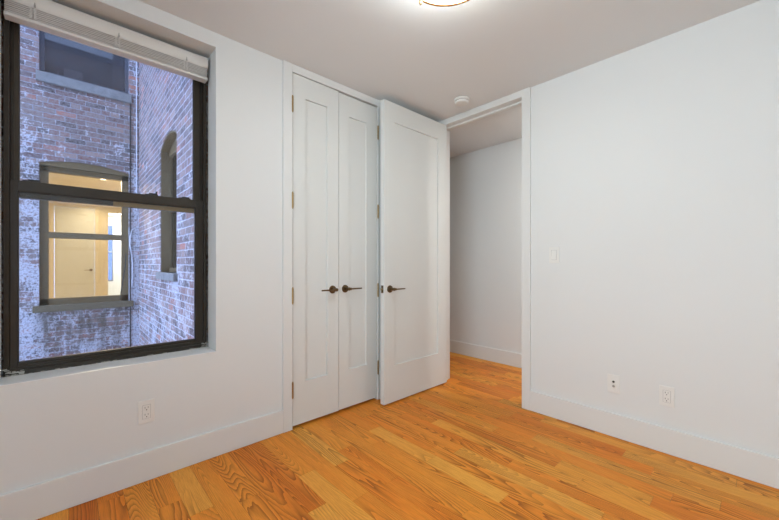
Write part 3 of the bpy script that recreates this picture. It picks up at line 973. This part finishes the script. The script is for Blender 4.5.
# ---- room behind the far window
fx0, fx1 = XO-0.30, -10.5
mb = MB()
mb.box(fx0, fx1, -1.6, -1.5, 0, H).box(fx0, fx1-2.2, 1.4, 1.5, 0, H)
mb.box(fx1, fx1-0.1, -1.5, -0.20, 0, H).box(fx1, fx1-0.1, -0.20, 0.71, 2.36, H).box(fx1, fx1-0.1, 0.48, 0.71, 0, 2.36)
mb.box(fx1, fx1-0.1, 0.71, 1.4, 2.30, H)
mb.box(fx0, XO-0.001-0.30, -1.5, 1.4, 0, 0.1)
tag(mb.build('wall_neighbour', M['cream']), 'walls of the lit room behind the far window, with warm light in their colour', 'wall', kind='structure')
tag(MB().box(fx0, fx1-2.2, -1.6, 1.5, H, H+0.1).build('ceiling_neighbour', M['cream']), 'ceiling of the lit room behind the far window, with warm light in its colour', 'ceiling', kind='structure')
tag(MB().box(fx0, fx1-2.2, -1.6, 1.5, -0.1, 0).build('floor_neighbour', M['cream']), 'pale floor of the lit room behind the far window', 'floor', kind='structure')
WX = fx1-2.0
mb = MB()
wall_cols(mb, 'y', 0.60, 1.4, 0, H, WX, WX-0.1, [(0.80, 0.965, 0.60, 2.18, 0)])
mb.box(fx1-0.1, WX, 0.60, 0.66, 0, H)
tag(mb.build('wall_neighbour_far', M['wall']), 'white wall with a narrow window past the warm-lit door', 'wall', kind='structure')
t = thing('window_2', (WX-0.05, 0.88, 0.60), 'tall narrow dark-framed window deep inside the far room', 'window', kind='structure')
f = MB()
f.box(WX, WX-0.06, 0.80, 0.825, 0.60, 2.18).box(WX, WX-0.06, 0.94, 0.965, 0.60, 2.18).box(WX, WX-0.06, 0.825, 0.94, 0.60, 0.64).box(WX, WX-0.06, 0.825, 0.94, 2.14, 2.18).box(WX, WX-0.06, 0.825, 0.94, 1.40, 1.44)
f.build('window_frame', M['greyframe'], t)
MB().box(WX-0.03, WX-0.033, 0.825, 0.94, 0.64, 2.14).build('pane', M['glass_tinted'], t)
t = thing('door_4', (fx1, 0.14, 0), 'warm-lit white door inside the lit room behind the far window', 'door', kind='structure')
door_leaf(t, fx1+0.002, 1, 0.04, -0.195, 0.475, 0.01, 2.355, -0.07, 0.35, 0.30, 2.20)
lever(t, fx1+0.002, 0.41, 0.95, 1, -1)
mb = MB().box(fx1, fx1+0.015, -0.27, -0.20, 0, H-0.001).box(fx1, fx1+0.015, 0.48, 0.55, 0, H-0.001).box(fx1, fx1+0.015, 0.65, 0.715, 0, H-0.001).box(fx1, fx1+0.015, -0.20, 0.48, 2.36, H-0.001)
tag(mb.build('trim_3', M['cream']), 'casing around the door in the far room, with warm light in its colour', 'door casing', kind='structure')
WARM = (1.0, 0.74, 0.42)
downlight(-7.0, 0.42, H, M['downlight'], 'lit recessed light near the far window, upper of two seen', FAR_POWER, WARM, None)
downlight(-10.0, 0.40, H, M['downlight'], 'lit recessed light above the warm-lit door in the far room', 4.0, WARM, None)
downlight(-11.7, 1.05, H, M['halllight'], 'unseen recessed light added to brighten the white room past the warm-lit door', 22.0, (1, .96, .95), None)  # unseen lamp added to brighten the white back room

# ---- upper far room (dark) with things on the sill
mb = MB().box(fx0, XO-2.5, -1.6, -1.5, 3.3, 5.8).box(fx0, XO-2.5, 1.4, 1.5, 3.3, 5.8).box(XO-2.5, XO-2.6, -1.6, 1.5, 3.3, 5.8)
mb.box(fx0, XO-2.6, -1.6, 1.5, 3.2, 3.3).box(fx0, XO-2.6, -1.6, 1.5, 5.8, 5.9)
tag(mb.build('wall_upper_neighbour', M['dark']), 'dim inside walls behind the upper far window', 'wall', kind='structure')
t = tag(MB().box(XO-0.215, XO-0.28, -0.03, 0.17, 3.502, 3.86).build('cardboard_box', M['cable_white'], bevel=0.004), 'pale flat box standing behind the upper far window', 'box')
bt = MB().lathe([(0.030, 0.0), (0.034, 0.01), (0.034, 0.19), (0.022, 0.22), (0.010, 0.235), (0.010, 0.285), (0.004, 0.29)], (XO-0.25, -0.09, 3.502), 20)
tag(bt.build('spray_bottle', M['cable_white'], smooth=True), 'small white bottle beside the pale box upstairs', 'bottle')

# ---- cables on the brick
def cable(name, pts, r, mat, label, cat='cable'):
    mb = MB().sweep(pts, r, 8)
    return tag(mb.build(name, mat, smooth=True), label, cat)
cable('wall_cable', [(XO+0.012, 0.703, 3.50), (XO+0.012, 0.700, 1.5), (XO+0.012, 0.705, -1.0)], 0.008, M['cable_black'], 'black cable running straight down the brick beside the far window')
cable('wall_conduit', [(XO+0.02, 0.775, 5.0), (XO+0.02, 0.778, 3.0), (XO+0.02, 0.776, 1.9)], 0.007, M['cable_white'], 'white conduit on the brick close to the corner', 'conduit')
pts = [(0.735, 1.62), (0.715, 1.58), (0.700, 1.50), (0.697, 1.38), (0.715, 1.25), (0.728, 1.12), (0.728, 0.95), (0.722, 0.75)]
cable('looped_cable', [(XO+0.015, y, z) for y, z in pts], 0.009, M['cable_white'], 'white cable bulging in a loop beside the far window')
pts = [(0.650, 1.25), (0.64, 1.05), (0.605, 0.80), (0.585, 0.63), (0.575, 0.56)]
cable('slanted_cable', [(XO+0.02, y, z) for y, z in pts], 0.006, M['cable_black'], 'thin dark cable slanting across the far window pane')

for o in scene.objects:
    if '_o' in o: del o['_o']
